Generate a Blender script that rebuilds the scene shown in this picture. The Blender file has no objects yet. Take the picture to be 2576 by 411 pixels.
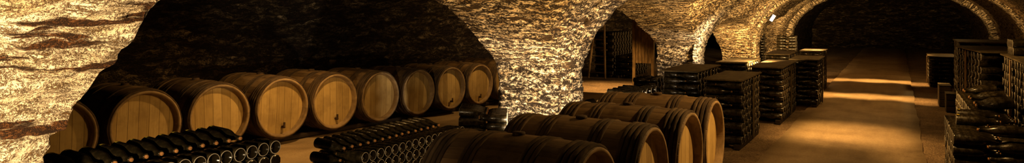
import bpy, math, random
import numpy as np
from mathutils import Matrix, Vector

random.seed(7)
rng = np.random.default_rng(5)
sc = bpy.context.scene
COL = sc.collection
PI = math.pi

# ------------------------------------------------------------------ camera
F = 1717.0
TH = math.atan(970 / F)
CT, ST = math.cos(TH), math.sin(TH)
CZ = 1.6
cam = bpy.data.cameras.new('camera')
cam.sensor_width = 36.0
cam.lens = 36.0 * F / 2576
cam.shift_y = -175.5 / 2576
cam.clip_start = 0.05
co = bpy.data.objects.new('camera', cam)
co.location = (0, 0, CZ)
co.rotation_euler = (PI / 2, 0, TH)
COL.objects.link(co)
sc.camera = co

sc.view_settings.view_transform = 'Standard'
sc.view_settings.look = 'None'
sc.view_settings.gamma = 1
sc.view_settings.use_curve_mapping = False
sc.view_settings.exposure = 0.0
try:
    sc.cycles.use_denoising = True
    sc.cycles.max_bounces = 6
    sc.cycles.diffuse_bounces = 3
    sc.cycles.sample_clamp_indirect = 3
except Exception:
    pass
w = bpy.data.worlds.new('world')
sc.world = w
w.use_nodes = True
w.node_tree.nodes['Background'].inputs[0].default_value = (0.02, 0.012, 0.005, 1)
w.node_tree.nodes['Background'].inputs[1].default_value = 0.15

# ------------------------------------------------------------------ object helpers
def tag(o, label=None, cat=None, group=None, kind=None):
    if label: o['label'] = label
    if cat: o['category'] = cat
    if group: o['group'] = group
    if kind: o['kind'] = kind
    return o

def empty(name, loc=(0, 0, 0), rz=0.0, label=None, cat=None, group=None):
    o = bpy.data.objects.new(name, None)
    o.empty_display_size = 0.1
    o.location = loc
    o.rotation_euler = (0, 0, rz)
    COL.objects.link(o)
    return tag(o, label, cat, group)

def link(name, me, parent=None):
    o = bpy.data.objects.new(name, me)
    COL.objects.link(o)
    if parent is not None: o.parent = parent
    return o

def mesh_np(name, V, Q, mat=None, UV=None, smooth=True, mats=None, midx=None):
    """V (n,3); Q (m,4) quads or list of polygons; UV per vertex (n,2)"""
    me = bpy.data.meshes.new(name)
    V = np.asarray(V, dtype=np.float64)
    if isinstance(Q, np.ndarray):
        m, k = Q.shape
        me.vertices.add(len(V)); me.vertices.foreach_set('co', V.ravel())
        me.loops.add(m * k); me.loops.foreach_set('vertex_index', Q.astype(np.int32).ravel())
        me.polygons.add(m)
        me.polygons.foreach_set('loop_start', np.arange(0, m * k, k, dtype=np.int32))
        me.polygons.foreach_set('loop_total', np.full(m, k, dtype=np.int32))
        me.update(calc_edges=True)
        me.validate()
    else:
        me.from_pydata([tuple(v) for v in V], [], [tuple(q) for q in Q])
    if UV is not None:
        UV = np.asarray(UV, dtype=np.float64)
        l = me.uv_layers.new(name='UVMap')
        vi = np.empty(len(me.loops), dtype=np.int32)
        me.loops.foreach_get('vertex_index', vi)
        l.data.foreach_set('uv', UV[vi].ravel())
    for mm in ([mat] if mats is None else mats):
        if mm is not None: me.materials.append(mm)
    if midx is not None:
        me.polygons.foreach_set('material_index', np.asarray(midx, dtype=np.int32))
    me.polygons.foreach_set('use_smooth', np.full(len(me.polygons), smooth, dtype=bool))
    me.update()
    return me

def grid_q(m, n, off=0, wrap=False):
    i = np.arange(m - 1)[:, None]
    j = np.arange(n if wrap else n - 1)[None, :]
    a = i * n + j
    b = i * n + (j + 1) % n
    return (np.stack([a, b, b + n, a + n], -1).reshape(-1, 4) + off)

class MB:
    """collects polygons for one mesh"""
    def __init__(s): s.v = []; s.f = []; s.uv = []; s.mi = []
    def add(s, V, Fs, UV=None, mi=0):
        o = len(s.v)
        s.v += [tuple(map(float, v)) for v in V]
        s.f += [tuple(int(i) + o for i in f) for f in Fs]
        s.uv += [tuple(map(float, u)) for u in (UV if UV is not None else [(v[0], v[1]) for v in V])]
        s.mi += [mi] * len(Fs)
        return s
    def box(s, c, size, rz=0.0, bev=0.006, tilt=None, mi=0):
        """box with chamfered edges; uv runs along its longest side"""
        hx, hy, hz = [d / 2 for d in size]
        b = min(bev, hx * .45, hy * .45, hz * .45)
        pts, idx = [], {}
        for sx in (-1, 1):
            for sy in (-1, 1):
                for sz in (-1, 1):
                    for ax in range(3):
                        p = [sx * hx, sy * hy, sz * hz]
                        for k in range(3):
                            if k != ax: p[k] -= (sx, sy, sz)[k] * b
                        idx[(sx, sy, sz, ax)] = len(pts); pts.append(p)
        fs = []
        for ax in range(3):
            u, v = [k for k in range(3) if k != ax]
            for sgn in (-1, 1):
                f = []
                for su, sv in ((-1, -1), (1, -1), (1, 1), (-1, 1)):
                    t = [0, 0, 0]; t[ax] = sgn; t[u] = su; t[v] = sv
                    f.append(idx[(*t, ax)])
                fs.append(f)
            for su in (-1, 1):
                for sv in (-1, 1):
                    f = []
                    for sa, q in ((-1, u), (1, u), (1, v), (-1, v)):
                        t = [0, 0, 0]; t[ax] = sa; t[u] = su; t[v] = sv
                        f.append(idx[(*t, q)])
                    fs.append(f)
        for k in range(8):
            sx, sy, sz = (1 if k & 1 else -1), (1 if k & 2 else -1), (1 if k & 4 else -1)
            fs.append([idx[(sx, sy, sz, a)] for a in range(3)])
        L = max(range(3), key=lambda k: size[k])
        o = [k for k in range(3) if k != L]
        uv = [(p[L] + c[0] * .37, p[o[0]] + p[o[1]] + c[1] * .61) for p in pts]
        M = Matrix.Rotation(rz, 3, 'Z')
        if tilt is not None: M = M @ tilt
        s.add([Vector(c) + M @ Vector(p) for p in pts], fs, uv, mi)
        return s
    def lathe(s, prof, seg=24, axis='X', center=(0, 0, 0), mi=0, closed=False, caps=False, jitter=None):
        V, UV = [], []
        n = len(prof)
        for i, (x, r) in enumerate(prof):
            for k in range(seg):
                a = 2 * PI * k / seg
                rr = r if jitter is None else r * (1 + jitter(i, k))
                p = (x, rr * math.cos(a), rr * math.sin(a))
                if axis == 'Z': p = (rr * math.cos(a), rr * math.sin(a), x)
                V.append((p[0] + center[0], p[1] + center[1], p[2] + center[2]))
                UV.append((k / seg, x))
        fs = []
        m = n if closed else n - 1
        for i in range(m):
            for k in range(seg):
                a, b = i * seg + k, i * seg + (k + 1) % seg
                i2 = (i + 1) % n
                fs.append((a, b, i2 * seg + (k + 1) % seg, i2 * seg + k))
        if caps:
            fs.append(tuple(range(seg))[::-1])
            fs.append(tuple((n - 1) * seg + k for k in range(seg)))
        s.add(V, fs, UV, mi)
        return s
    def mesh(s, name, mats, smooth=False):
        if not isinstance(mats, (list, tuple)): mats = [mats]
        me = mesh_np(name, s.v, s.f, UV=s.uv, mats=mats, midx=s.mi, smooth=smooth)
        me.validate()
        return me
    def build(s, name, mats, parent=None, smooth=False):
        return link(name, s.mesh(name, mats, smooth), parent)

# ------------------------------------------------------------------ materials
def new_mat(name):
    m = bpy.data.materials.new(name)
    m.use_nodes = True
    nt = m.node_tree
    for n in list(nt.nodes): nt.nodes.remove(n)
    out = nt.nodes.new('ShaderNodeOutputMaterial')
    bs = nt.nodes.new('ShaderNodeBsdfPrincipled')
    nt.links.new(bs.outputs[0], out.inputs[0])
    return m, nt, bs

class NT:
    def __init__(s, nt): s.nt = nt
    def put(s, sock, v):
        if isinstance(v, bpy.types.NodeSocket): s.nt.links.new(v, sock)
        else:
            if hasattr(sock.default_value, '__len__') and len(sock.default_value) == 4 and len(v) == 3: v = (*v, 1)
            sock.default_value = v
    def node(s, t, ins=None, **props):
        n = s.nt.nodes.new(t)
        for k, v in props.items(): setattr(n, k, v)
        for k, v in (ins or {}).items(): s.put(n.inputs[k], v)
        return n
    def uv(s): return s.node('ShaderNodeTexCoord').outputs['UV']
    def obj(s): return s.node('ShaderNodeTexCoord').outputs['Object']
    def pos(s): return s.node('ShaderNodeNewGeometry').outputs['Position']
    def rand(s): return s.node('ShaderNodeObjectInfo').outputs['Random']
    def scale(s, vec, sc3, loc=(0, 0, 0)):
        return s.node('ShaderNodeMapping', {'Vector': vec, 'Scale': sc3, 'Location': loc}).outputs[0]
    def noise(s, vec, scale=1.0, detail=4, rough=.55, dim='3D', dist=0.0):
        return s.node('ShaderNodeTexNoise', {'Vector': vec, 'Scale': scale, 'Detail': detail, 'Roughness': rough, 'Distortion': dist}, noise_dimensions=dim)
    def vor(s, vec, scale=1.0, feature='F1', rnd=1.0, dim='2D'):
        return s.node('ShaderNodeTexVoronoi', {'Vector': vec, 'Scale': scale, 'Randomness': rnd}, feature=feature, voronoi_dimensions=dim)
    def math(s, op, a, b=0.0, c=0.0, clamp=False):
        n = s.nt.nodes.new('ShaderNodeMath'); n.operation = op; n.use_clamp = clamp
        for i, v in enumerate((a, b, c)): s.put(n.inputs[i], v)
        return n.outputs[0]
    def ramp(s, f, stops, interp='LINEAR'):
        n = s.nt.nodes.new('ShaderNodeValToRGB'); n.color_ramp.interpolation = interp
        e = n.color_ramp.elements
        while len(e) < len(stops): e.new(.5)
        for el, (p, c) in zip(e, stops):
            el.position = p
            el.color = (c, c, c, 1) if not hasattr(c, '__len__') else (*c, 1)
        s.put(n.inputs[0], f)
        return n.outputs[0]
    def smooth(s, f, a, b):
        return s.node('ShaderNodeMapRange', {'Value': f, 'From Min': a, 'From Max': b}, interpolation_type='SMOOTHSTEP').outputs[0]
    def mix(s, f, a, b, mode='MIX'):
        n = s.nt.nodes.new('ShaderNodeMix'); n.data_type = 'RGBA'; n.blend_type = mode
        s.put(n.inputs[0], f); s.put(n.inputs[6], a); s.put(n.inputs[7], b)
        return n.outputs[2]
    def vadd(s, a, b, op='ADD'):
        n = s.nt.nodes.new('ShaderNodeVectorMath'); n.operation = op
        s.put(n.inputs[0], a); s.put(n.inputs[1], b)
        return n.outputs[0]
    def bump(s, h, strength=.5, dist=.02):
        return s.node('ShaderNodeBump', {'Height': h, 'Strength': strength, 'Distance': dist}).outputs[0]
    def sep(s, vec):
        n = s.node('ShaderNodeSeparateXYZ', {0: vec}); return n.outputs

def stone_mat(name, tones, gap=(.014, .008, .004), stain=(.05, .02, .009), su=4.0, sv=13.0, stain_sc=(1.6, 6.5), stain_amt=.56, speck=(.44, .53), joint=.7,
              bed_sc=(7, 24), spk_sc=(42, 80), bump=1.0, warp=(.06, .03), wt=(.42, .33, .25)):
    """coursed thin rubble limestone: u runs along the course, v across it (metres)"""
    m, nt, bs = new_mat(name); N = NT(nt)
    uv = N.uv()
    wn = N.noise(N.scale(uv, (2.2, 3.5, 1)), 1.0, 4, .6).outputs['Color']
    wv = N.vadd(N.vadd(wn, (.5, .5, .5), 'SUBTRACT'), (.16, .085, 0), 'MULTIPLY')
    fine = N.noise(uv, 26.0, 6, .7).outputs['Color']
    fv = N.vadd(N.vadd(fine, (.5, .5, .5), 'SUBTRACT'), (warp[0], warp[1], 0), 'MULTIPLY')
    p = N.vadd(N.vadd(uv, wv), fv)
    ps = N.scale(p, (su, sv, 1))
    cell = N.vor(ps, 1.0, 'F1', 1.0)
    edge = N.vor(ps, 1.0, 'DISTANCE_TO_EDGE', 1.0).outputs['Distance']
    rnd = N.sep(cell.outputs['Color'])[0]
    big2 = N.noise(N.scale(p, (2.5, 8, 1)), 1.0, 5, .65).outputs[0]
    tone = N.math('ADD', N.math('MULTIPLY', rnd, .35), N.math('MULTIPLY', N.smooth(big2, .3, .7), .65))
    col = N.ramp(tone, tones)
    bed = N.noise(N.scale(p, (bed_sc[0], bed_sc[1], 1)), 1.0, 6, .62).outputs[0]
    spk = N.noise(N.scale(p, (spk_sc[0], spk_sc[1], 1)), 1.0, 4, .65).outputs[0]
    grit = N.noise(N.scale(p, (spk_sc[0] * 2.6, spk_sc[1] * 2.4, 1)), 1.0, 3, .6).outputs[0]
    rough = N.math('ADD', N.math('MULTIPLY', bed, wt[0]), N.math('ADD', N.math('MULTIPLY', spk, wt[1]), N.math('MULTIPLY', grit, wt[2])))
    pit = N.smooth(rough, *speck)
    gapm = N.math('SUBTRACT', 1.0, N.math('MULTIPLY', N.smooth(N.math('SUBTRACT', .085, N.math('ADD', edge, N.math('MULTIPLY', N.math('SUBTRACT', spk, .5), .4))), 0.0, .08), joint))
    keep = N.math('MULTIPLY', pit, gapm)
    st0 = N.noise(N.scale(uv, (stain_sc[0], stain_sc[1], 1)), 1.0, 6, .6).outputs[0]
    st = N.smooth(st0, stain_amt, stain_amt + .03)
    col = N.mix(keep, gap, col)
    scol = N.mix(N.smooth(rough, .4, .6), tuple(.35 * c for c in stain), tuple(2.0 * c for c in stain))
    col = N.mix(st, col, scol)
    nt.links.new(col, bs.inputs['Base Color'])
    bs.inputs['Roughness'].default_value = .9
    bs.inputs['Specular IOR Level'].default_value = .2
    h = N.math('ADD', N.math('MULTIPLY', keep, .5), N.math('ADD', N.math('MULTIPLY', rough, .6), N.math('MULTIPLY', rnd, .2)))
    h = N.math('SUBTRACT', h, N.math('MULTIPLY', st, .35))
    nt.links.new(N.bump(h, bump, .03), bs.inputs['Normal'])
    return m

M_STONE = stone_mat('coursed limestone', [(.1, (.34, .21, .095)), (.35, (.60, .45, .26)), (.6, (.76, .62, .42)), (.9, (.48, .33, .17))], stain=(.05, .03, .013), stain_amt=.60, speck=(.475, .55), bed_sc=(6, 19), spk_sc=(27, 40), joint=.6, warp=(.03, .018), wt=(.40, .38, .22))
M_NEAR = stone_mat('near limestone', [(.1, (.52, .38, .21)), (.4, (.74, .60, .41)), (.9, (.80, .68, .5))], gap=(.11, .058, .020), stain=(.055, .021, .006), su=3.0, sv=9.0,
                   stain_sc=(1.1, 8.0), stain_amt=.52, speck=(.425, .525), joint=.15, bed_sc=(10, 26), spk_sc=(70, 105), warp=(.004, .003), wt=(.33, .35, .32))
M_DARKSTONE = stone_mat('dark limestone', [(.1, (.04, .028, .016)), (.5, (.10, .07, .04)), (.75, (.16, .12, .075)), (.95, (.36, .28, .18))], stain=(.02, .012, .007), stain_amt=.5)  # limestone in mostly dark tones with a few paler stones
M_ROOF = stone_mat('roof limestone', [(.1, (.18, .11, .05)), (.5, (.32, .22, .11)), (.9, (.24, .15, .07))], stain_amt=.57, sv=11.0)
M_RIB = stone_mat('rib limestone', [(.1, (.5, .38, .22)), (.5, (.72, .59, .41)), (.9, (.6, .46, .29))], su=5.0, sv=6.0, stain_amt=.68, speck=(.45, .53), spk_sc=(28, 36), joint=.6, warp=(.03, .02))

def dirt_mat():
    m, nt, bs = new_mat('trodden gravel'); N = NT(nt)
    p = N.pos()
    a = N.noise(p, 2.2, 6, .6).outputs[0]
    b = N.noise(p, 45.0, 4, .7).outputs[0]
    v = N.vor(p, 55.0, 'F1', 1.0, '3D')
    col = N.ramp(a, [(.3, (.16, .10, .05)), (.5, (.28, .185, .095)), (.7, (.40, .28, .15))])
    col = N.mix(N.smooth(b, .35, .65), N.mix(1.0, col, (.45, .4, .36), 'MULTIPLY'), col)
    nt.links.new(col, bs.inputs['Base Color'])
    bs.inputs['Roughness'].default_value = .9
    nt.links.new(N.bump(N.math('ADD', b, v.outputs['Distance']), .9, .02), bs.inputs['Normal'])
    return m
def path_mat():
    m, nt, bs = new_mat('worn cement path'); N = NT(nt)
    p = N.pos()
    a = N.noise(p, 1.3, 7, .62, dist=.5).outputs[0]
    b = N.noise(N.scale(p, (7, 1.2, 1)), 1.0, 5, .6).outputs[0]
    c = N.noise(p, 60, 3, .6).outputs[0]
    f = N.math('ADD', N.math('MULTIPLY', a, .7), N.math('MULTIPLY', b, .3))
    col = N.ramp(f, [(.32, (.20, .13, .065)), (.48, (.36, .255, .14)), (.62, (.46, .335, .19))])
    col = N.mix(N.smooth(c, .3, .7), N.mix(1.0, col, (.75, .73, .7), 'MULTIPLY'), col)
    nt.links.new(col, bs.inputs['Base Color'])
    bs.inputs['Roughness'].default_value = .6
    nt.links.new(N.bump(N.math('ADD', f, N.math('MULTIPLY', c, .15)), .25, .02), bs.inputs['Normal'])
    return m
M_DIRT, M_PATH = dirt_mat(), path_mat()
M_LEDGE = path_mat()

def wood_mat(name, c0, c1, c2, rough=.75, grain=(3, 60), bump=.3, blotch=.5):
    m, nt, bs = new_mat(name); N = NT(nt)
    uv = N.uv(); r = N.rand()
    off = N.node('ShaderNodeCombineXYZ', {0: N.math('MULTIPLY', r, 31.0), 1: N.math('MULTIPLY', r, 17.0), 2: 0.0}).outputs[0]
    p = N.vadd(uv, off)
    g = N.noise(N.scale(p, (grain[0], grain[1], 1)), 1.0, 5, .6, dist=.4).outputs[0]
    b = N.noise(N.scale(p, (5, 7, 1)), 1.0, 5, .6).outputs[0]
    col = N.ramp(g, [(.3, c0), (.5, c1), (.7, c2)])
    col = N.mix(N.math('MULTIPLY', N.smooth(b, .42, .62), blotch), col, N.mix(1.0, col, (.35, .3, .25), 'MULTIPLY'))
    nt.links.new(col, bs.inputs['Base Color'])
    bs.inputs['Roughness'].default_value = rough
    bs.inputs['Specular IOR Level'].default_value = .3
    nt.links.new(N.bump(g, bump, .01), bs.inputs['Normal'])
    return m
M_BEAM = wood_mat('dark beam wood', (.012, .007, .004), (.028, .017, .009), (.05, .03, .016))
M_LATH = wood_mat('pale lath wood', (.16, .10, .045), (.26, .17, .08), (.34, .23, .12))
M_BOARD = wood_mat('dusty board', (.05, .036, .015), (.09, .066, .03), (.14, .105, .052), blotch=.7)
M_PLANK = wood_mat('brown plank', (.07, .042, .015), (.15, .092, .034), (.21, .135, .055), grain=(2, 30), blotch=.7)
M_HOOP = wood_mat('bark hoop', (.035, .022, .012), (.075, .048, .025), (.14, .095, .05), rough=.9, grain=(14, 30), bump=.8, blotch=.7)

def stave_mat(name, c0, c1, c2, n, axis_u, dirt, seamc=.58):
    """planked oak: u counts the staves (or runs across the head's planks in metres), v runs along the grain"""
    m, nt, bs = new_mat(name); N = NT(nt)
    uv = N.uv(); r = N.rand()
    s = N.sep(uv)
    ur = N.math('MULTIPLY', s[0], float(n))
    idx = N.math('FLOOR', ur)
    fr = N.math('FRACT', ur)
    seed = N.math('ADD', N.math('MULTIPLY', idx, .731), N.math('MULTIPLY', r, 57.0))
    wn = N.node('ShaderNodeTexWhiteNoise', {'W': seed}, noise_dimensions='1D').outputs['Value']
    gv = N.node('ShaderNodeCombineXYZ', {0: N.math('MULTIPLY', ur, axis_u), 1: N.math('MULTIPLY', s[1], 4.0), 2: seed}).outputs[0]
    g = N.noise(gv, 1.0, 5, .6, dist=.3).outputs[0]
    f = N.math('ADD', N.math('MULTIPLY', wn, .46), N.math('MULTIPLY', g, .54))
    col = N.ramp(f, [(.25, c0), (.5, c1), (.78, c2)])
    d = N.noise(N.vadd(N.obj(), N.node('ShaderNodeCombineXYZ', {0: N.math('MULTIPLY', r, 40.0), 1: 0.0, 2: 0.0}).outputs[0]), 5.5, 6, .65).outputs[0]
    col = N.mix(N.math('MULTIPLY', N.smooth(d, .45, .68), dirt), col, N.mix(1.0, col, (.38, .32, .27), 'MULTIPLY'))
    seam = N.math('MULTIPLY', N.smooth(fr, 0.0, .045), N.smooth(N.math('SUBTRACT', 1.0, fr), 0.0, .045))
    col = N.mix(seam, N.mix(1.0, col, (seamc, seamc * .93, seamc * .86), 'MULTIPLY'), col)
    nt.links.new(col, bs.inputs['Base Color'])
    bs.inputs['Roughness'].default_value = .72
    bs.inputs['Specular IOR Level'].default_value = .3
    nt.links.new(N.bump(N.math('ADD', N.math('MULTIPLY', seam, .8), N.math('MULTIPLY', g, .3)), .5, .008), bs.inputs['Normal'])
    return m
M_STAVE = stave_mat('weathered oak staves', (.085, .052, .024), (.155, .098, .045), (.22, .14, .065), 26, 5.0, .85, .72)
M_HEAD = stave_mat('honey oak head planks', (.29, .195, .07), (.43, .30, .115), (.55, .40, .165), 11, 7.0, .35)
M_CHIME = wood_mat('chime with painted highlight', (.20, .135, .07), (.30, .21, .11), (.38, .27, .15), grain=(20, 20))  # lighter tone paints the rim highlight into the chime edges

def simple(name, col, rough=.5, metal=0.0, spec=.5, emit=None, est=0.0):
    m, nt, bs = new_mat(name)
    bs.inputs['Base Color'].default_value = (*col, 1)
    bs.inputs['Roughness'].default_value = rough
    bs.inputs['Metallic'].default_value = metal
    bs.inputs['Specular IOR Level'].default_value = spec
    if emit:
        bs.inputs['Emission Color'].default_value = (*emit, 1)
        bs.inputs['Emission Strength'].default_value = est
    return m
def glass_mat():
    m, nt, bs = new_mat('dark bottle glass'); N = NT(nt)
    d = N.noise(N.obj(), 22.0, 5, .7).outputs[0]
    dust = N.smooth(d, .40, .72)
    col = N.mix(N.math('MULTIPLY', dust, .5), (.010, .008, .004), (.058, .041, .018))
    nt.links.new(col, bs.inputs['Base Color'])
    nt.links.new(N.math('ADD', .16, N.math('MULTIPLY', dust, .35)), bs.inputs['Roughness'])
    bs.inputs['IOR'].default_value = 1.52
    return m
M_GLASS = glass_mat()
M_RIM_GLINT = simple('scuffed rim with painted glint', (.28, .25, .20), .5)  # pale grey paints the light caught by the base rim, plus scuffing
M_PUNT = simple('dark punt glass', (.008, .006, .003), .15)
M_CORK = wood_mat('cork', (.25, .11, .035), (.38, .18, .06), (.46, .24, .09), grain=(60, 60))
M_YELLOW = simple('yellow glow paint', (.55, .42, .04), .8)  # painted yellow stands in for light glowing through the glass
M_IRON = simple('black iron', (.02, .018, .016), .45, .6)
M_TAP = wood_mat('tap wood', (.03, .017, .008), (.06, .034, .016), (.10, .06, .03), grain=(30, 30))
M_GREY = simple('grey enamel', (.25, .25, .25), .4, .2)
M_LAMP = simple('lit lamp lens', (.9, .9, .9), .4, emit=(1.0, .93, .8), est=14.0)
M_TIN = simple('dull tin', (.30, .27, .22), .4, .7)

# ------------------------------------------------------------------ noise for the ragged stone surfaces
def _h(i, j, k, s):
    n = (i * 374761393 + j * 668265263 + k * 2147483647 + s * 1274126177) & 0xffffffff
    n = ((n ^ (n >> 13)) * 1274126177) & 0xffffffff
    n = n ^ (n >> 16)
    return (n & 0xffff) / 65535.0
def vnoise(P, s):
    i = np.floor(P).astype(np.int64)
    f = P - i
    f = f * f * (3 - 2 * f)
    r = 0
    for a in (0, 1):
        wa = f[..., 0] if a else 1 - f[..., 0]
        for b in (0, 1):
            wb = f[..., 1] if b else 1 - f[..., 1]
            for c in (0, 1):
                wc = f[..., 2] if c else 1 - f[..., 2]
                r = r + wa * wb * wc * _h(i[..., 0] + a, i[..., 1] + b, i[..., 2] + c, s)
    return r
def rag(P, amp=.03):
    """the same offset for the same point, so neighbouring surfaces stay joined"""
    out = np.zeros_like(P)
    for k in range(3):
        n = (vnoise(P * np.array([3.5, 3.5, 11.]), 11 + k) - .5) + .55 * (vnoise(P * np.array([9., 9., 24.]), 21 + k) - .5) \
            + .35 * (vnoise(P * np.array([26., 26., 50.]), 31 + k) - .5)
        out[..., k] = n * amp * 1.7 * (1.0 if k < 2 else .7)
    out[..., 2] *= np.clip(P[..., 2] * 4, 0, 1)
    return P + out

# ------------------------------------------------------------------ the vaults
XL, XC, XA, ZS, ZB = -3.4, -0.35, 3.05, .70, 1.85       # nave: left wall, centre, half width, spring, rise
YS, YE = -2.0, 34.0
AX, AA, AZ, AB = -5.95, 1.75, 1.45, .95                   # side aisle behind the arches
# arch openings in the left wall (Y from, Y to)
OPEN = [(1.64, 7.11), (7.72, 13.38), (13.90, 19.15), (20.10, 25.40)]
NEAR_T = [([0, .03, .13, .17, .24, .30, .33, .45, .9, 2.9], [.93, 1.06, 1.2, 1.3, 1.45, 1.6, 1.68, 1.82, 1.93, 2.0]),
          ([0, .02, .06, .5, 1.2, 2.9], [.80, 1.3, 1.72, 1.86, 1.93, 1.95]),
          ([0, .07, .16, .4, 1.0, 2.7], [.56, .88, 1.04, 1.30, 1.45, 1.55]),
          ([0, .1, .3, .8, 2.7], [.45, .55, .78, 1.2, 1.5])]
FAR_T = [([0, .02, .18, .49, .9, 1.2, 1.9, 2.9], [.72, .976, 1.105, 1.304, 1.556, 1.726, 1.9, 2.0]),
         ([0, .03, .1, .53, 1.25, 1.82, 2.3, 2.9], [.5, .7, .95, 1.144, 1.394, 1.55, 1.68, 1.8]),
         ([0, .1, .3, .8, 1.6, 2.7], [.3, .5, .68, .95, 1.3, 1.55]),
         ([0, .1, .3, .8, 1.6, 2.7], [.3, .5, .68, .95, 1.3, 1.5])]
def zc(Y, k):
    a, b = OPEN[k]
    Y = np.asarray(Y, float)
    return np.minimum(np.interp(Y - a, *NEAR_T[k]), np.interp(b - Y, *FAR_T[k]))
def z_low(Y):
    z = np.zeros_like(Y)
    for k, (a, b) in enumerate(OPEN):
        m = (Y > a) & (Y < b)
        z[m] = zc(Y[m], k)
    return z
def half_profile(xc, xa, zs, zb, side, n=160):
    """points from floor to crown: straight wall then a quarter ellipse"""
    zz = np.linspace(0, zs, max(4, int(n * .25)))[:-1]
    t = np.linspace(0, PI / 2, n)
    x = np.concatenate([np.full(len(zz), xc + side * xa), xc + side * xa * np.cos(t)])
    z = np.concatenate([zz, zs + zb * np.sin(t)])
    s = np.concatenate([[0], np.cumsum(np.hypot(np.diff(x), np.diff(z)))])
    return x, z, s
def y_samples(y0, y1, step, extra=()):
    ys = list(np.arange(y0, y1, step)) + [y1]
    for a, b in extra: ys += [a - 1e-4, a + 1e-4, a + .03, a + .06, b - .06, b - .03, b - 1e-4, b + 1e-4]
    ys = sorted(set(round(y, 5) for y in ys if y0 <= y <= y1))
    return np.array(ys)
def half_vault(name, mat, prof, ys, cut, n, amp=.03, zmin=0.0):
    x, z, s = prof
    zl = z_low(ys) if cut else np.full(len(ys), 0.0)
    zl = np.maximum(zl, zmin)
    s0 = np.interp(zl, z, s)
    S = np.maximum(s0[:, None], np.linspace(0, s[-1], n)[None, :])
    P = np.stack([np.interp(S, s, x), np.repeat(ys[:, None], n, 1), np.interp(S, s, z)], -1)
    UV = np.stack([P[..., 1], S], -1).reshape(-1, 2)
    P = rag(P, amp).reshape(-1, 3)
    return link(name, mesh_np(name, P, grid_q(len(ys), n), mat, UV))

def soffit(k, mat, nt_, nx):
    a, b = OPEN[k]
    # perimeter: up the near jamb, over, down the far jamb
    yy = np.concatenate([np.full(10, a), a + (b - a) * (.5 - .5 * np.cos(np.linspace(0, PI, nt_))), np.full(30, b)])
    z0 = float(zc(np.array([a]), k)[0]); z1 = float(zc(np.array([b]), k)[0])
    zz = np.concatenate([np.linspace(0, z0, 11)[:-1], zc(yy[10:10 + nt_], k), np.linspace(z1, 0, 31)[1:]])
    tri = np.concatenate([[0], np.cumsum(np.hypot(np.diff(yy), np.diff(zz)))])
    def xn(z): return np.where(z < ZS, XL, XC - XA * np.sqrt(np.clip(1 - ((z - ZS) / ZB) ** 2, 0, 1)))
    def xb(z): return np.where(z < AZ, AX + AA, AX + AA * np.sqrt(np.clip(1 - ((z - AZ) / AB) ** 2, 0, 1)))
    u = np.linspace(0, 1, nx)
    X = xn(zz)[:, None] + (xb(zz) - xn(zz))[:, None] * u[None, :]
    P = np.stack([X, np.repeat(yy[:, None], nx, 1), np.repeat(zz[:, None], nx, 1)], -1)
    UV = np.stack([X, np.repeat(tri[-1] - tri[:, None], nx, 1)], -1).reshape(-1, 2)
    P = rag(P).reshape(-1, 3)
    return mesh_np('soffit', P, grid_q(len(yy), nx), mat, UV)

prof_nl = half_profile(XC, XA, ZS, ZB, -1)
prof_nr = half_profile(XC, XA, ZS, ZB, 1)
prof_al = half_profile(AX, AA, AZ - .5, AB + .5, -1)
prof_ar = half_profile(AX, AA, AZ, AB, 1)

def join_meshes(name, objs):
    bpy.ops.object.select_all(action='DESELECT')
    for o in objs: o.select_set(True)
    bpy.context.view_layer.objects.active = objs[0]
    bpy.ops.object.join()
    objs[0].name = name
    return objs[0]

near = half_vault('wall_near', M_NEAR, prof_nl, y_samples(-2.0, 2.6, .012, [OPEN[0]]), True, 170, .042)
tag(near, kind='structure')
wl = half_vault('wall_left', M_STONE, prof_nl, y_samples(2.6, 27.0, .03, OPEN), True, 130)
tag(wl, kind='structure')
for k in range(4):
    s_ = link('trim_%d' % (k + 1), soffit(k, M_STONE, 240 if k < 2 else 110, 60 if k < 2 else 26))
    tag(s_, kind='structure')
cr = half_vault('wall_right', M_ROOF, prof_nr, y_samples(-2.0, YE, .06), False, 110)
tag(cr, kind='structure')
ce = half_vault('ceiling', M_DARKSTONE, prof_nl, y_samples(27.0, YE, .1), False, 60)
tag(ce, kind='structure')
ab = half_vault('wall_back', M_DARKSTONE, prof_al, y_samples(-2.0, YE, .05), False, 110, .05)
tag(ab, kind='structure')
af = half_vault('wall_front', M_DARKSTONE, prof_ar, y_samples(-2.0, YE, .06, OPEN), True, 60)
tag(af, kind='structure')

def end_wall(name, y, x0, x1, h, mat):
    xs, zs = np.linspace(x0, x1, 60), np.linspace(0, h, 40)
    P = np.stack(np.meshgrid(xs, zs, indexing='ij'), -1)
    P3 = np.stack([P[..., 0], np.full(P.shape[:2], y), P[..., 1]], -1)
    return tag(link(name, mesh_np(name, rag(P3, .05).reshape(-1, 3), grid_q(60, 40), mat, P.reshape(-1, 2))), kind='structure')
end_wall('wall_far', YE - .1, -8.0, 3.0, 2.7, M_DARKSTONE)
end_wall('wall_rear', -1.9, -8.0, 3.0, 2.7, M_DARKSTONE)

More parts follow.
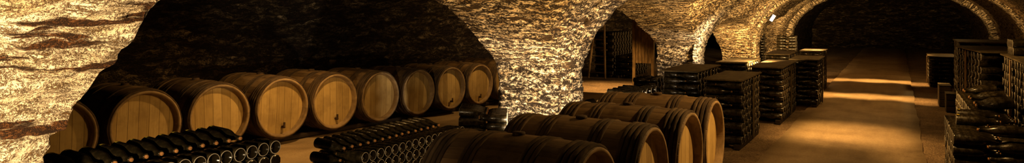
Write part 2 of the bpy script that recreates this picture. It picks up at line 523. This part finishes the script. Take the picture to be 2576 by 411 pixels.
def rib(name, y0, y1, t, mat):
    x, z, s = half_profile(XC, XA, ZS, ZB, -1, 130)
    x = np.concatenate([x, (2 * XC - x)[::-1][1:]]); z = np.concatenate([z, z[::-1][1:]])
    s = np.concatenate([[0], np.cumsum(np.hypot(np.diff(x), np.diff(z)))])
    dx, dz = np.gradient(x), np.gradient(z)
    L = np.hypot(dx, dz)
    nx, nz = dz / L, -dx / L                      # towards the inside
    cs = [(y0, -.05), (y0, t * .5), (y0 + .015, t), (y0 + (y1 - y0) * .25, t), ((y0 + y1) / 2, t), (y0 + (y1 - y0) * .75, t), (y1 - .015, t), (y1, t * .5), (y1, -.05)]
    P = np.stack([np.stack([x + nx * d, np.full(len(x), yy), z + nz * d], -1) for yy, d in cs], 1)
    w_ = np.array([0, .05, .1, .25, .38, .5, .62, .67, .75])
    UV = np.stack([np.repeat(w_[None, :], len(x), 0) + y0, np.repeat(s[:, None], len(cs), 1)], -1).reshape(-1, 2)
    return tag(link(name, mesh_np(name, rag(P).reshape(-1, 3), grid_q(len(x), len(cs)), mat, UV)), kind='structure')
rib('trim_5', 7.15, 7.70, .05, M_STONE)
rib('trim_6', 13.22, 13.78, .045, M_RIB)
rib('trim_7', 19.17, 19.98, .06, M_RIB)
rib('trim_8', 25.45, 26.5, .16, M_RIB)

# floors
def flat(name, x0, x1, y0, y1, z, step, amp, mat):
    xs = np.arange(x0, x1 + step, step); ys = np.arange(y0, y1 + step, step)
    P = np.stack(np.meshgrid(xs, ys, indexing='ij'), -1)
    P3 = np.concatenate([P, np.full(P.shape[:2] + (1,), z)], -1)
    P3[..., 2] += (vnoise(P3 * np.array([4, 4, 1]), 3) - .5) * amp + (vnoise(P3 * np.array([14, 14, 1]), 4) - .5) * amp * .6
    return tag(link(name, mesh_np(name, P3.reshape(-1, 3), grid_q(len(xs), len(ys)), mat, P.reshape(-1, 2))), kind='structure')
flat('floor', -8.2, 3.2, -2.2, YE + .2, -.008, .06, .014, M_DIRT)
xs_l = lambda y: -1.30 +   .010 * math.sin(y * 2.1) + .006 * math.sin(y * 7.7)
xs_r = lambda y: .27 + .010 * math.sin(y * 1.7 + 1) + .006 * math.sin(y * 6.1)
Ys = np.linspace(-1.8, YE - .3, 300)
Vp, Up = [], []
for y in Ys:
    a, b = xs_l(y), xs_r(y)
    for x, z in ((a, -.03), (a + .01, .018), (a + .3, .024), ((a + b) / 2, .027), (b - .3, .024), (b - .01, .018), (b, -.03)):
        Vp.append((x, y, z)); Up.append((x, y))
tag(link('path', mesh_np('path', np.array(Vp), grid_q(len(Ys), 7), M_PATH, np.array(Up))), kind='structure')

flat('floor_ledge', -8.2, -4.42, 1.2, 11.6, .118, .06, .006, M_LEDGE)
kx = MB(); kx.box((-4.40, 6.4, .05), (.06, 10.4, .13), 0, .02); kx.build('trim_9', M_RIB)['kind'] = 'structure'

# ------------------------------------------------------------------ barrels
BR, BH, BL = .335, .316, .45          # bilge radius, chime radius, half length
def body_prof():
    pr = []
    for i in range(25):
        x = -BL + 2 * BL * i / 24
        t = abs(x) / BL
        pr.append((x, BR - (BR - BH) * t ** 2.0))
    return pr
def make_barrel_meshes():
    seg = 104
    b = MB()
    out = body_prof()
    prof = [(-BL + .058, BH - .040), (-BL + .010, BH - .031), (-BL - .002, BH - .022), (-BL, BH - .006)] + out[1:-1] + \
           [(BL, BH - .006), (BL + .002, BH - .022), (BL - .010, BH - .031), (BL - .058, BH - .040)]
    b.lathe(prof, seg, jitter=lambda i, k: (-.0035 if k % 4 == 0 else 0))
    n = len(prof)
    fs = len(b.f)
    b.mi = [1 if (i // seg) in (0, 1, 2, n - 4, n - 3, n - 2) else 0 for i in range(fs)]
    body = b.mesh('body', [M_STAVE, M_CHIME], True)
    def head(sgn):
        h = MB()
        V, UV, fs = [], [], []
        R = BH - .040
        x = sgn * (BL - .058)
        rings = [0, .07, .14, .2, .25, R]
        for i, r in enumerate(rings):
            for k in range(48):
                a = 2 * PI * k / 48
                bow = .006 * (1 - (r / R) ** 2)
                V.append((x + sgn * bow, r * math.cos(a), r * math.sin(a)))
                UV.append((.5 + r * math.cos(a), r * math.sin(a)))
        for i in range(len(rings) - 1):
            for k in range(48):
                a_, b_ = i * 48 + k, i * 48 + (k + 1) % 48
                fs.append((a_, b_, b_ + 48, a_ + 48))
        h.add(V, fs, UV)
        return h.mesh('head', M_HEAD, True)
    return body, head(1), head(-1)
def hoop_mesh(x, wd, th, rough):
    t = abs(x) / BL
    def rad(xx): return BR - (BR - BH) * (abs(xx) / BL) ** 2
    h = MB()
    pr = []
    for k in range(9):
        a = PI * k / 8
        xx = x - wd / 2 * math.cos(a)
        pr.append((xx, rad(xx) + .001 + th * math.sin(a) ** .7))
    pr.append((x + wd / 2, rad(x) - .006)); pr.append((x - wd / 2, rad(x) - .006))
    rs = random.Random(int(x * 9999))
    jit = [rs.uniform(-1, 1) for _ in range(72)]
    h.lathe(pr, 72, closed=True, jitter=lambda i, k: (jit[k] * .006 * rough + .003 * rough * math.sin(k * 7 * 2 * PI / 72 * 1.0) if i < 9 else 0))
    return h.mesh('hoop', M_HOOP, True)
B_BODY, B_HF, B_HB = make_barrel_meshes()
HOOPS = []
for sgn in (-1, 1):
    for xx, wd, th in ((.428, .026, .010), (.398, .030, .012), (.365, .030, .011), (.333, .028, .010), (.20, .026, .007), (.17, .028, .007), (.14, .026, .006)):
        HOOPS.append(hoop_mesh(sgn * xx, wd, th, 1.0))
bm_ = MB(); bm_.lathe([(-.012, .032), (.008, .036), (.015, .033), (.017, .012), (.017, .001)], 18, 'Z', (0, 0, BR), caps=True)
B_BUNG = bm_.mesh('bung', M_TAP, True)
bm_ = MB(); bm_.lathe([(0, .013), (.02, .014), (.05, .011), (.055, .004)], 14, 'X', (BL - .058, .03, -.205), caps=True)
B_SPIG = bm_.mesh('spigot', M_TAP, True)
bm_ = MB(); bm_.box((BL - .016, .03, -.178), (.014, .022, .05), bev=.004)
B_KEY = bm_.mesh('tap_key', M_TAP)

bm_ = MB(); bm_.lathe([(-.015, .006), (-.01, .012), (.02, .010), (.06, .006), (.10, .003)], 8, 'Z', (0, 0, 0), caps=True)
bm_.v = [(BL - .058 + .0035 + x * .12, .03 + y, -.175 + z) for x, y, z in bm_.v]
B_DRIP = bm_.mesh('drip_streak', simple('pale dried drip', (.62, .48, .24), .7), True)

def barrel(loc, rz, label, group, spigot=False, roll=0.0, streak=False):
    t = empty('wine_barrel', loc, rz, label, 'barrel', group)
    ps = [link('body', B_BODY, t), link('head', B_HF, t), link('head', B_HB, t)] + [link('hoop', h, t) for h in HOOPS] + [link('bung', B_BUNG, t)]
    if spigot:
        ps.append(link('spigot', B_SPIG, t)); link('tap_key', B_KEY, ps[-1])
    if streak: ps.append(link('drip_streak', B_DRIP, t))
    for p in ps:
        p.location = (0, 0, BR)
        p.rotation_euler = (roll, 0, 0)
    return t

ORD = ['first', 'second', 'third', 'fourth', 'fifth', 'sixth', 'seventh', 'eighth', 'ninth', 'tenth', 'eleventh', 'twelfth', 'thirteenth', 'fourteenth',
       'fifteenth', 'sixteenth', 'seventeenth', 'eighteenth', 'nineteenth', 'twentieth'] + ['twenty-' + x for x in
       ('first', 'second', 'third', 'fourth', 'fifth', 'sixth', 'seventh', 'eighth', 'ninth')] + ['thirtieth']

RAILZ = .182                         # where the bilge bottoms come down to
ROWR = -math.atan(.125)
row_labels = [
    'oak barrel half hidden by the bright wall, near end of long row',
    'biggest looking oak barrel of the long row, beside the half hidden one',
    'oak barrel of the long row directly behind the upper pile of bottles',
    'brightest oak barrel of the long row, spigot on head, behind bare floor gap',
    'oak barrel with spigot and pale drip streak beneath it, above the ringed bottle pile',
    'dim oak barrel, fifth from the stone pier in the long row',
    'dim oak barrel, fourth from the stone pier in the long row',
    'narrow looking oak barrel with spigot, third from the stone pier in the long row',
    'fully visible oak barrel nearest the stone pier in the long row',
    'oak barrel mostly hidden behind the edge of the lit stone pier']
row_front = []
ROWY = [3.13, 3.87, 4.60, 5.335, 6.055, 6.765, 7.45, 8.11, 8.76, 9.43]
ROWS = [1.04, 1.05, 1.045, 1.05, 1.04, 1.0, .97, .96, .955, .98]
for i in range(10):
    Y = ROWY[i]
    X = -5.5 - .125 * (8.68 - Y)
    row_front.append((X, Y))
    c = Vector((X, Y, RAILZ)) - Matrix.Rotation(ROWR, 3, 'Z') @ Vector((BL * ROWS[i], 0, 0))
    t = barrel(c, ROWR, row_labels[i], 'oak barrels in the long row under the arch', spigot=i in (3, 4, 7, 8), streak=i == 4, roll=random.uniform(-.06, .06))
    t.scale = (ROWS[i],) * 3
fg_labels = ['weathered oak barrel at the near end of the short row, beside the ringed bottle pile',
             'weathered oak barrel second from the near end of the short row',
             'weathered oak barrel with raised bung, second from the far end of the short row',
             'weathered oak barrel at the far end of the short row, beside the bottle pallet']
fg = [(-1.40, 3.395), (-1.33, 4.15), (-1.29, 4.905), (-1.29, 5.66)]
for i, (X, Y) in enumerate(fg):
    t = barrel((X - BL * 1.07, Y, RAILZ), random.uniform(-.015, .015), fg_labels[i], 'oak barrels in the short row by the path', roll=random.uniform(-.05, .05))
    t.scale = (1.07,) * 3

def rail(p0, p1, label, wd=.075, h=.09, z=RAILZ - .006):
    p0, p1 = Vector(p0), Vector(p1)
    d = p1 - p0
    m = MB().box((0, 0, 0), (d.length, wd, h), 0, .008)
    o = m.build('barrel_rail', M_BEAM)
    c = (p0 + p1) / 2
    o.location = (c.x, c.y, z - h / 2)
    o.rotation_euler = (0, 0, math.atan2(d.y, d.x))
    return tag(o, label, 'beam', 'beams carrying the barrels')
def block(x, y, rz, label, size=(.2, .16, .085)):
    m = MB().box((0, 0, size[2] / 2), size, 0, .012)
    o = m.build('support_block', M_RIB)
    o.location = (x, y, 0); o.rotation_euler = (0, 0, rz)
    return tag(o, label, 'block', 'stone blocks under the beams')
nv = Matrix.Rotation(ROWR, 3, 'Z') @ Vector((1, 0, 0))
dv = Vector((.125, 1, 0)).normalized()
f0, f1 = Vector((*row_front[0], 0)) - dv * .4, Vector((*row_front[9], 0)) + dv * .4
names2 = (('front', .21), ('rear', .735))
for nm, off in names2:
    rail(f0 - nv * off, f1 - nv * off, 'dark squared beam under the %s ends of the long barrel row' % nm, h=.048)
for nm, off in (('aisle side', .218), ('arch side', .745)):
    rail((-1.32 - off, 2.95, 0), (-1.32 - off, 6.05, 0), 'dark squared beam under the %s ends of the short barrel row' % nm, z=RAILZ - .014)
    for k in range(3):
        block(-1.32 - off, 3.2 + 1.25 * k, 0, 'small stone block under the %s beam, by the %s barrel of the short row' % (nm, ('nearest', 'second', 'farthest')[k]))

# ------------------------------------------------------------------ bottles
BOT = [(.030, .001), (.024, .016), (.010, .033), (.0015, .0385), (0, .0405), (.003, .0432), (.009, .0445), (.11, .0445), (.155, .0438), (.18, .0405), (.205, .032),
       (.232, .0215), (.258, .0168), (.282, .0150), (.284, .0172), (.294, .0172), (.2965, .0150), (.2955, .0112), (.285, .0112)]
b_ = MB(); b_.lathe(BOT, 22)
b_.mi = [1 if (i // 22) in (3, 4) else 2 if (i // 22) < 3 else 0 for i in range(len(b_.f))]
BT_GLASS = b_.mesh('wine_bottle', [M_GLASS, M_RIM_GLINT, M_PUNT], True)
b_ = MB(); b_.lathe([(.280, .0110), (.297, .0112), (.304, .0115), (.307, .0105), (.308, .002)], 14, caps=True)
BT_CORK = b_.mesh('cork', M_CORK, True)
def mark_mesh():  # small patch imitating the glow of light through a bottle's base end
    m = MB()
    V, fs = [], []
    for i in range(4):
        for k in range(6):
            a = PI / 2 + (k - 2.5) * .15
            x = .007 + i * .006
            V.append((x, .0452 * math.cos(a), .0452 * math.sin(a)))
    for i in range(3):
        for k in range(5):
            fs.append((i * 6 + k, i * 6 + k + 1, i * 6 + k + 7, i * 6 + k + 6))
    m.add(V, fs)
    return m.mesh('glow_spot', M_YELLOW, True)
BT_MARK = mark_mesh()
# low bottle used inside the packed pallets
lp = [(.010, .002), (.0, .0405), (.004, .0438), (.16, .0440), (.20, .033), (.25, .017), (.283, .0165), (.296, .0170), (.298, .0110), (.306, .0110), (.307, .001)]
LSEG = 10
LV = np.array([(x, r * math.cos(2 * PI * k / LSEG), r * math.sin(2 * PI * k / LSEG)) for x, r in lp for k in range(LSEG)])
LQ = grid_q(len(lp), LSEG, 0, True)
LM = np.array([(3 if i == 0 else 1 if i == 1 else 2 if i >= 8 else 0) for i in range(len(lp) - 1) for k in range(LSEG)])
stuff_V, stuff_n = [], [0]
def stuff_bottle(pos, rz):
    c, s = math.cos(rz), math.sin(rz)
    roll = random.uniform(0, 2 * PI)
    cr_, sr = math.cos(roll), math.sin(roll)
    R = np.array([[c, -s, 0], [s, c, 0], [0, 0, 1]]) @ np.array([[1, 0, 0], [0, cr_, -sr], [0, sr, cr_]])
    stuff_V.append(LV @ R.T + np.array(pos))
n_ind = [0]
def bottle(pos, rz, label, group, mark=False, pitch=0.0):
    o = link('wine_bottle', BT_GLASS)
    o.location = pos
    roll = random.uniform(-.5, .5)
    o.rotation_euler = (roll * (0 if mark else 1), pitch, rz)
    tag(o, label, 'bottle', group)
    link('cork', BT_CORK, o)
    if mark: link('glow_spot', BT_MARK, o)
    n_ind[0] += 1
    return o
PIT, LAY, DEP = .0925, .0895, .52
def lath(c, ln, rz, label):
    m = MB().box((0, 0, 0), (.045, ln, .04), 0, .004)
    o = m.build('wooden_lath', M_LATH)
    o.location = c
    o.rotation_euler = (0, 0, rz)
    return tag(o, label, 'lath', 'laths under the loose bottle piles')
def pile(Xf, y_far, ncol, nlay, side, name, group, n_show, top_rev=True, rear='stuff', depth=DEP, jit=.006, top_keep=None, marks=True, rot=0.0):
    """bottles lying across; front face at Xf, running back towards -side*x; columns counted from the far end"""
    z0 = .042 + .0455
    cs_, sn_ = math.cos(rot), math.sin(rot)
    def RP(x, y, z): dx_, dy_ = x - Xf, y - y_far; return (Xf + cs_ * dx_ - sn_ * dy_, y_far + sn_ * dx_ + cs_ * dy_, z)
    fr_rz = (PI if side > 0 else 0.0) + rot
    bk_rz = (0.0 if side > 0 else PI) + rot
    xr = Xf - side * depth
    for L in range(nlay):
        z = z0 + L * LAY
        for c in range(ncol):
            y = y_far - PIT * (c + .5)
            p = RP(Xf + random.uniform(-jit, jit), y, z)
            if L >= nlay - n_show:
                bottle(p, fr_rz, '%s bottle from far end, base outwards, %s row down, %s' % (ORD[c], ORD[nlay - 1 - L + (1 if top_rev else 0)], name), group)
            else:
                stuff_bottle(p, fr_rz)
            if rear:
                pr = RP(xr + random.uniform(-jit, jit), y - PIT / 2, z - .037)
                if rear == 'end' and c == ncol - 1 and L >= nlay - n_show:
                    bottle(pr, bk_rz, 'bottle of the inner stack at near end, %s row down, %s' % (ORD[nlay - L], name), group)
                else:
                    stuff_bottle(pr, bk_rz)
    if top_rev:
        z = z0 + (nlay - 1) * LAY + .0795
        for c in range(1, ncol):
            if top_keep and c not in top_keep: continue
            y = y_far - PIT * (c + .5)
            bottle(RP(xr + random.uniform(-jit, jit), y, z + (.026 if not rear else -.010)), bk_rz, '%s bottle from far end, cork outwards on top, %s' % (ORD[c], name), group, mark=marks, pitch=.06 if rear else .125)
    for k, xx in enumerate((Xf - side * .06,) if rear else (Xf - side * .06, Xf - side * .15)):
        lath(RP(xx, y_far - PIT * (ncol + .6) / 2, .02), PIT * (ncol + .6) + .03, rot, 'pale wooden lath under the %s of the %s' % (('outer bases', 'inner bases')[k], name))

GA, GB, GC = 'bottles of the pile under the bright wall', 'bottles of the pile below the row of barrels', 'bottles of the small pile beside the pier'
pile(-3.54, 3.17, 15, 8, 1, 'pile under the near arch', GA, 1)
pile(-3.66, 5.56, 16, 5, 1, 'pile below the dim barrels', GB, 2, rear='end', marks=False)
pile(-3.93, 6.86, 6, 5, 1, 'small pile against the pier', GC, 2, rear='end', rot=.5, jit=.003, marks=False)

# right side, beside the path
GR, GD = 'bottles of the near pile on the path side', 'bottles of the pile behind the near one'
pile(.37, 7.30, 12, 7, -1, 'near pile right of the path', GR, 2, top_rev=False, rear='stuff')
topz = .042 + .0455 + 6 * LAY
for k, (x, y, rz, lb) in enumerate(((.50, 6.236, PI + PI, 'loose dark bottle lying at the near corner atop the pile right of the path'),
                                    (.42, 6.745, 0.0, 'loose dark bottle lying mid way on top of the pile right of the path'),
                                    (.45, 7.115, 0.0, 'loose dark bottle at the far end atop the pile right of the path'))):
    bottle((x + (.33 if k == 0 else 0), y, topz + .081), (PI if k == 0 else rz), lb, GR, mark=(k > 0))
pile(.60, 9.62, 24, 7, -1, 'low pile by tall pallet', GD, 1, top_rev=True, rear=None, depth=.36, top_keep=(0, 1, 2, 3, 9, 10, 11, 15, 16, 17, 18), marks=False)

# packed pallets of bottles
def pallet(X, Y, ly, nlay, side, label, dx=.44, rz=0.0, ind=None, slat=True, board=True, group='pallets packed with bottles', lath_m=None):
    """X,Y: near corner on the path side; runs +Y and away from the path"""
    t = empty('bottle_pallet', (X, Y, 0), rz, label, 'pallet', group)
    PT = .0915; LH = .0795
    H = .062 + .089 + (nlay - 1) * LH + .004
    dirx = -side
    cx = dirx * dx / 2
    ml = lath_m or (M_BOARD if side > 0 else M_LATH)
    def bx(nm, c, s, m, bev=.005): return MB().box((0, 0, 0), s, 0, bev).build(nm, m, t), c
    parts = []
    for sx in (.06, dx - .06): parts.append(bx('runner', (dirx * sx, ly / 2, .03), (.07, ly, .06), M_BEAM))
    if board:
        parts.append(bx('top_board', (cx, ly / 2, H + .011), (dx + .02, ly + .02, .018), M_BOARD))
    if slat:
        for fx in (.018, -dx - .018):
            parts.append(bx('slat', (side * fx if fx > 0 else side * fx, ly * .5, H / 2 + .02), (.014, .06, H - .05), ml, .003))
    for o, c in parts: o.location = c
    c_, s_ = math.cos(rz), math.sin(rz)
    ncol = int((ly - .01) / PT - .5)
    y0 = (ly - ncol * PT) / 2
    for L in range(nlay):
        z = .062 + .0445 + L * LH
        for c in range(ncol):
            y = y0 + PT * (c + .5) + (PT * .25 if L % 2 else -PT * .25)
            if (L + c) % 2 == 0: x, r = -.004 * side, (PI if side > 0 else 0)
            else: x, r = dirx * (dx - .004), (0 if side > 0 else PI)
            x += random.uniform(-.004, .004)
            p = (X + c_ * x - s_ * y, Y + s_ * x + c_ * y, z)
            if ind:
                bottle(p, r + rz, 'dark bottle, %s layer from floor, %s from near end, %s' % (ORD[L], ORD[c], ind), 'bottles packed in the nearest pallet')
            else:
                stuff_bottle(p, r + rz)
    return t

pallet(-1.56, 8.14, 1.25, 9, 1, 'nearest dark pallet packed with bottles, just beyond the short row of barrels', ind='nearest pallet', rz=.0)
pallet(-1.42, 10.28, 1.65, 9, 1, 'dark pallet packed with bottles, second along the path edge', rz=.0)
pallet(-1.14, 12.25, 1.1, 9, 1, 'dark pallet packed with bottles, third along the path edge and nearest the path')
pallet(-2.30, 9.05, 1.32, 9, 1, 'dark pallet packed with bottles against the wall, behind the nearest pallet', dx=.5)
pallet(-2.05, 10.95, 1.3, 9, 1, 'dark pallet packed with bottles against the wall, behind the second path pallet')
pallet(-1.75, 13.55, 1.3, 9, 1, 'dark pallet packed with bottles, behind the third path pallet, lower than the lit stack')
pallet(-1.30, 14.95, 1.0, 9, 1, 'dark pallet packed with bottles, farthest one along the path edge')
pallet(-2.42, 19.9, .6, 11, 1, 'tall narrow stack of bottles catching light against the arch foot', board=False, slat=False, dx=.5)
pallet(-3.45, 21.2, .5, 11, 1, 'slim stack of bottles glinting inside the narrow far arch', board=False, slat=False)
pallet(-2.75, 7.95, .9, 7, 1, 'dark low stack of bottles between the barrels and the stone wall', board=False, slat=False)
# side aisle seen through the second arch
pallet(-3.80, 11.95, .8, 4, 1, 'dark low stack of bottles inside the pointed arch, beside the stone wall', dx=.44, slat=False, board=False)
pallet(-3.86, 11.0, .8, 2, 1, 'flat very low stack of bottles on the lit floor inside the pointed arch', dx=.46, slat=False, board=False)
pallet(-6.02, 15.6, 1.6, 13, 1, 'tall dark stack of bottles behind the ladder in the side cellar', dx=.5, board=False, slat=False)
pallet(-5.5, 15.6, 1.2, 6, 1, 'dark stack of bottles in the side cellar, beside the plank panel', dx=.46, board=False, slat=False)
# right hand side
pallet(1.02, 7.72, 1.72, 13, -1, 'tall pallet of bottles with pale upright post, behind the near pile with loose bottles', dx=.5)
pallet(.86, 9.75, 1.64, 13, -1, 'pallet of bottles with pale upright post, right of the path beyond the tall one', dx=.55, rz=.095)
pallet(.84, 12.75, 1.3, 13, -1, 'pallet of bottles, right of the path, standing higher behind the one with a pale post', dx=.7, slat=False)
pallet(.58, 17.0, 1.3, 7, -1, 'low pallet of bottles farthest along the path on its dark side', dx=.5)
for k in range(5):
    for L in range(2):
        stuff_bottle((1.07, 8.98 + .0915 * (k + .5 * L), .062 + .089 + 12 * .0795 + .024 + .0455 + L * .0795), 0)

V = np.concatenate(stuff_V)
nb = len(stuff_V)
Q = (LQ[None] + (np.arange(nb) * len(LV))[:, None, None]).reshape(-1, 4)
sb = link('packed_wine_bottles', mesh_np('packed_wine_bottles', V, Q, mats=[M_GLASS, M_RIM_GLINT, M_CORK, M_PUNT], midx=np.tile(LM, nb)))
tag(sb, 'countless dark wine bottles packed in the pallets and deep inside the piles', 'bottles', kind='stuff')

# small crates by the path
def crate(x, y, sx, sy, h, rz, label):
    t = empty('wooden_crate', (x, y, 0), rz, label, 'crate', 'small crates by the path')
    b = MB()
    for k in range(3):
        z = h * (k + .5) / 3
        b.box((0, -sy / 2, z), (sx, .015, h / 3 - .008), bev=.003).box((0, sy / 2, z), (sx, .015, h / 3 - .008), bev=.003)
        b.box((-sx / 2, 0, z), (.015, sy, h / 3 - .008), bev=.003).box((sx / 2, 0, z), (.015, sy, h / 3 - .008), bev=.003)
    b.box((0, 0, .02), (sx - .01, sy - .01, .015), bev=.003)
    b.build('box', M_BOARD, t)
    MB().box((0, 0, h + .008), (sx + .02, sy + .02, .016), bev=.003).build('lid', M_BOARD, t)
    return t
crate(.75, 13.05, .14, .34, .28, 0, 'small wooden crate standing against the pallets right of the path')
crate(.70, 13.85, .16, .5, .34, 0, 'longer wooden crate set behind the small one right of the path')

# ladder in the side aisle
def ladder(x, y, rz):
    t = empty('ladder', (x, y, 0), rz, 'tapering wooden ladder leaning in the dark side cellar beyond the pointed arch', 'ladder')
    Hh, lean = 1.3, .2
    tilt = Matrix.Rotation(-lean, 3, 'X')
    def rot(p): return tilt @ Vector(p)
    for s in (-1, 1):
        ang = math.atan2(.09, Hh)
        o = MB().box((0, 0, 0), (.035, .05, Hh), 0, .005, tilt=tilt @ Matrix.Rotation(-s * ang, 3, 'Y')).build('rail', M_LATH, t)
        o.location = rot((s * .16, 0, Hh / 2 + .02))
    for k in range(6):
        zz = .16 + k * .2
        wd = 2 * (.16 + .045 - .09 * zz / Hh)
        o = MB().box((0, 0, 0), (wd, .03, .03), 0, .006, tilt=tilt).build('rung', M_BOARD, t)
        o.location = rot((0, 0, zz))
    return t
ladder(-6.2, 15.05, .12)

# plank panel
def panel(x0, x1, y):
    t = empty('plank_panel', ((x0 + x1) / 2, y, 0), 0, 'brown upright plank panel behind the pointed arch, beside the lit stone', 'panel')
    n = 5
    for k in range(n):
        wdt = (x1 - x0) / n
        o = MB().box((0, 0, 0), (wdt - .006, .03, 1.45), 0, .004).build('plank', M_PLANK, t)
        o.location = (-(x1 - x0) / 2 + wdt * (k + .5), 0, .48 + .725)
    for s in (-1, 1):
        o = MB().box((0, 0, 0), (.06, .06, 1.9), 0, .005).build('post', M_PLANK, t)
        o.location = (s * ((x1 - x0) / 2 + .032), 0, .95)
    return t
panel(-5.0, -4.64, 14.35)

# the white wall lamp on the rib
t = empty('wall_lamp', (-2.87, 19.09, 1.44), 0, 'small white lit spotlight fixed to the bright arch edge', 'lamp')
R1 = Matrix.Rotation(.55, 3, 'Y')
b = MB(); b.box((0, 0, 0), (.09, .12, .2), 0, .012, tilt=R1); hs = b.build('housing', M_GREY, t)
b = MB(); b.box(tuple(R1 @ Vector((.005, -.063, 0))), (.075, .010, .17), 0, .004, tilt=R1); b.build('lens', M_LAMP, hs)
b = MB(); b.box((-.09, .05, .02), (.2, .03, .03), 0, .004, tilt=Matrix.Rotation(-.3, 3, 'Y')); b.build('bracket', M_IRON, t)

# floor spotlight beside the first pier
t = empty('floor_spotlight', (-4.42, 10.42, 0), math.radians(60), 'small black floor spotlight just inside the pointed arch beside the pier', 'spotlight')
hs = MB().lathe([(-.07, .03), (-.06, .055), (.06, .065), (.075, .068), (.075, .058), (.06, .055)], 24, 'X', (0, 0, .10)).build('housing', M_IRON, t, True)
MB().lathe([(.060, .056), (.066, .03), (.067, .001)], 20, 'X', (0, 0, .10)).build('lens', M_GREY, hs, True)
MB().box((0, -.075, .06), (.03, .01, .12)).box((0, .075, .06), (.03, .01, .12)).box((0, 0, .006), (.09, .17, .012)).build('stand', M_IRON, t)

# ------------------------------------------------------------------ lights
WARM, GOLD, PALE = (1.0, .585, .20), (1.0, .545, .16), (1.0, .76, .48)
def point(name, loc, e, col, r=.05):
    l = bpy.data.lights.new(name, 'POINT'); l.energy = e; l.color = col; l.shadow_soft_size = r
    o = bpy.data.objects.new(name, l); o.location = loc; COL.objects.link(o); return o
def spot(name, loc, tgt, e, col, ang, blend=.5, r=.04):
    l = bpy.data.lights.new(name, 'SPOT'); l.energy = e; l.color = col; l.spot_size = math.radians(ang); l.spot_blend = blend; l.shadow_soft_size = r
    o = bpy.data.objects.new(name, l); o.location = loc
    o.rotation_euler = (Vector(tgt) - Vector(loc)).to_track_quat('-Z', 'Y').to_euler()
    COL.objects.link(o); return o
spot('near_wall_light', (-2.35, .70, .85), (-3.45, 1.75, 1.25), 330, (1.0, .70, .36), 112, .7)
spot('pier_uplight', (-3.3, 6.15, .12), (-3.72, 7.1, .75), 220, PALE, 74, .5)
spot('pier_soffit_fill', (-2.5, 6.2, .2), (-3.35, 6.5, 2.0), 220, WARM, 104, .6)  # added unseen fill that lifts the arch soffit above the pier
spot('pier_front_uplight', (-2.45, 6.9, .10), (-3.25, 7.5, .9), 220, PALE, 120, .8)
spot('second_pier_uplight', (-2.9, 12.75, .95), (-3.7, 13.4, .95), 110, PALE, 140, .8)
spot('second_vault_fill', (-1.7, 11.2, .9), (-3.0, 12.4, 1.9), 600, WARM, 150, .8)  # added fill in mid-air, imitates bounced light on the second vault
spot('second_bay_fill', (-1.3, 15.2, .9), (-2.9, 16.4, 1.8), 420, WARM, 150, .8)  # extra unseen fill, lightens the vault past the second rib
spot('third_pier_uplight', (-3.0, 17.6, .3), (-3.6, 19.2, 1.0), 380, WARM, 140, .8)
spot('third_vault_fill', (-1.6, 17.6, .5), (-2.9, 19.2, 1.8), 420, WARM, 150, .8)  # added unseen fill imitating bounce on the third vault
spot('fourth_pier_uplight', (-2.6, 22.6, .3), (-3.3, 24.4, 1.2), 520, WARM, 100, .8)
spot('barrel_row_light', (-4.95, 5.4, 1.98), (-5.75, 5.2, .35), 110, GOLD, 128, 1.0)
spot('barrel_row_fill', (-2.45, 5.1, 1.95), (-5.85, 5.1, .5), 110, GOLD, 60, 1.0)
spot('barrel_row_far_light', (-4.7, 8.8, 1.75), (-5.45, 8.6, .5), 52, GOLD, 96, .9)
spot('path_light', (-.6, 9.8, 2.35), (-.64, 9.8, 0), 380, GOLD, 58, 1.0)
spot('path_light', (-.75, 9.6, 2.3), (-.8, 9.6, 0), 130, GOLD, 34, 1.0)
for k, (y, e, a) in enumerate(((14.15, 560, 34), (17.5, 680, 31))):
    for x in (-1.35, -.5, .35):
        spot('path_light', (x, y, 2.25), (x, y + .1, 0), e * 1.0, GOLD, a, 1.0)
spot('path_wide_fill', (-.45, 9.2, 2.3), (-.9, 9.2, 0), 65, GOLD, 130, .9)  # added broad fill for the path around the light pools
spot('path_wide_fill', (-.45, 13.2, 2.3), (-.7, 13.0, 0), 60, GOLD, 130, .9)  # same kind of added fill, farther along the path
spot('right_side_fill', (-.7, 8.6, 2.2), (1.0, 8.8, .6), 260, GOLD, 80, 1.0)  # unseen fill added to lift the stacks right of the path
spot('right_pile_fill', (-.2, 6.0, 2.2), (.75, 6.7, .6), 150, GOLD, 60, 1.0)  # unseen fill added for the near right pile only
spot('short_row_light', (.1, 6.2, 2.2), (-1.5, 5.2, .4), 290, GOLD, 90, .9)
spot('short_row_top_fill', (-1.9, 4.4, 2.3), (-1.7, 4.4, 0), 20, GOLD, 120, .9)  # weak fill added above the short barrel row, no lamp there
spot('side_cellar_light', (-5.1, 13.3, 2.1), (-5.2, 13.5, 0), 650, GOLD, 76, .8)
spot('pallet_front_fill', (-.4, 6.0, 1.9), (-2.0, 8.6, .4), 75, GOLD, 64, .8)  # fill added to put glints on the pallet fronts
spot('lamp_beam', (-4.34, 10.56, .14), (-3.95, 11.25, .0), 25, WARM, 80, .8)
spot('rib_edge_light', (1.25, 16.7, .85), (2.05, 19.2, 1.65), 180, WARM, 50, 1.0)
spot('rib_edge_light', (.9, 22.8, .6), (2.0, 25.5, 1.75), 200, WARM, 50, 1.0)
point('roof_glow', (1.2, 18.6, 1.5), 25, GOLD, .1)
print('individual bottles', n_ind[0], 'packed', nb)
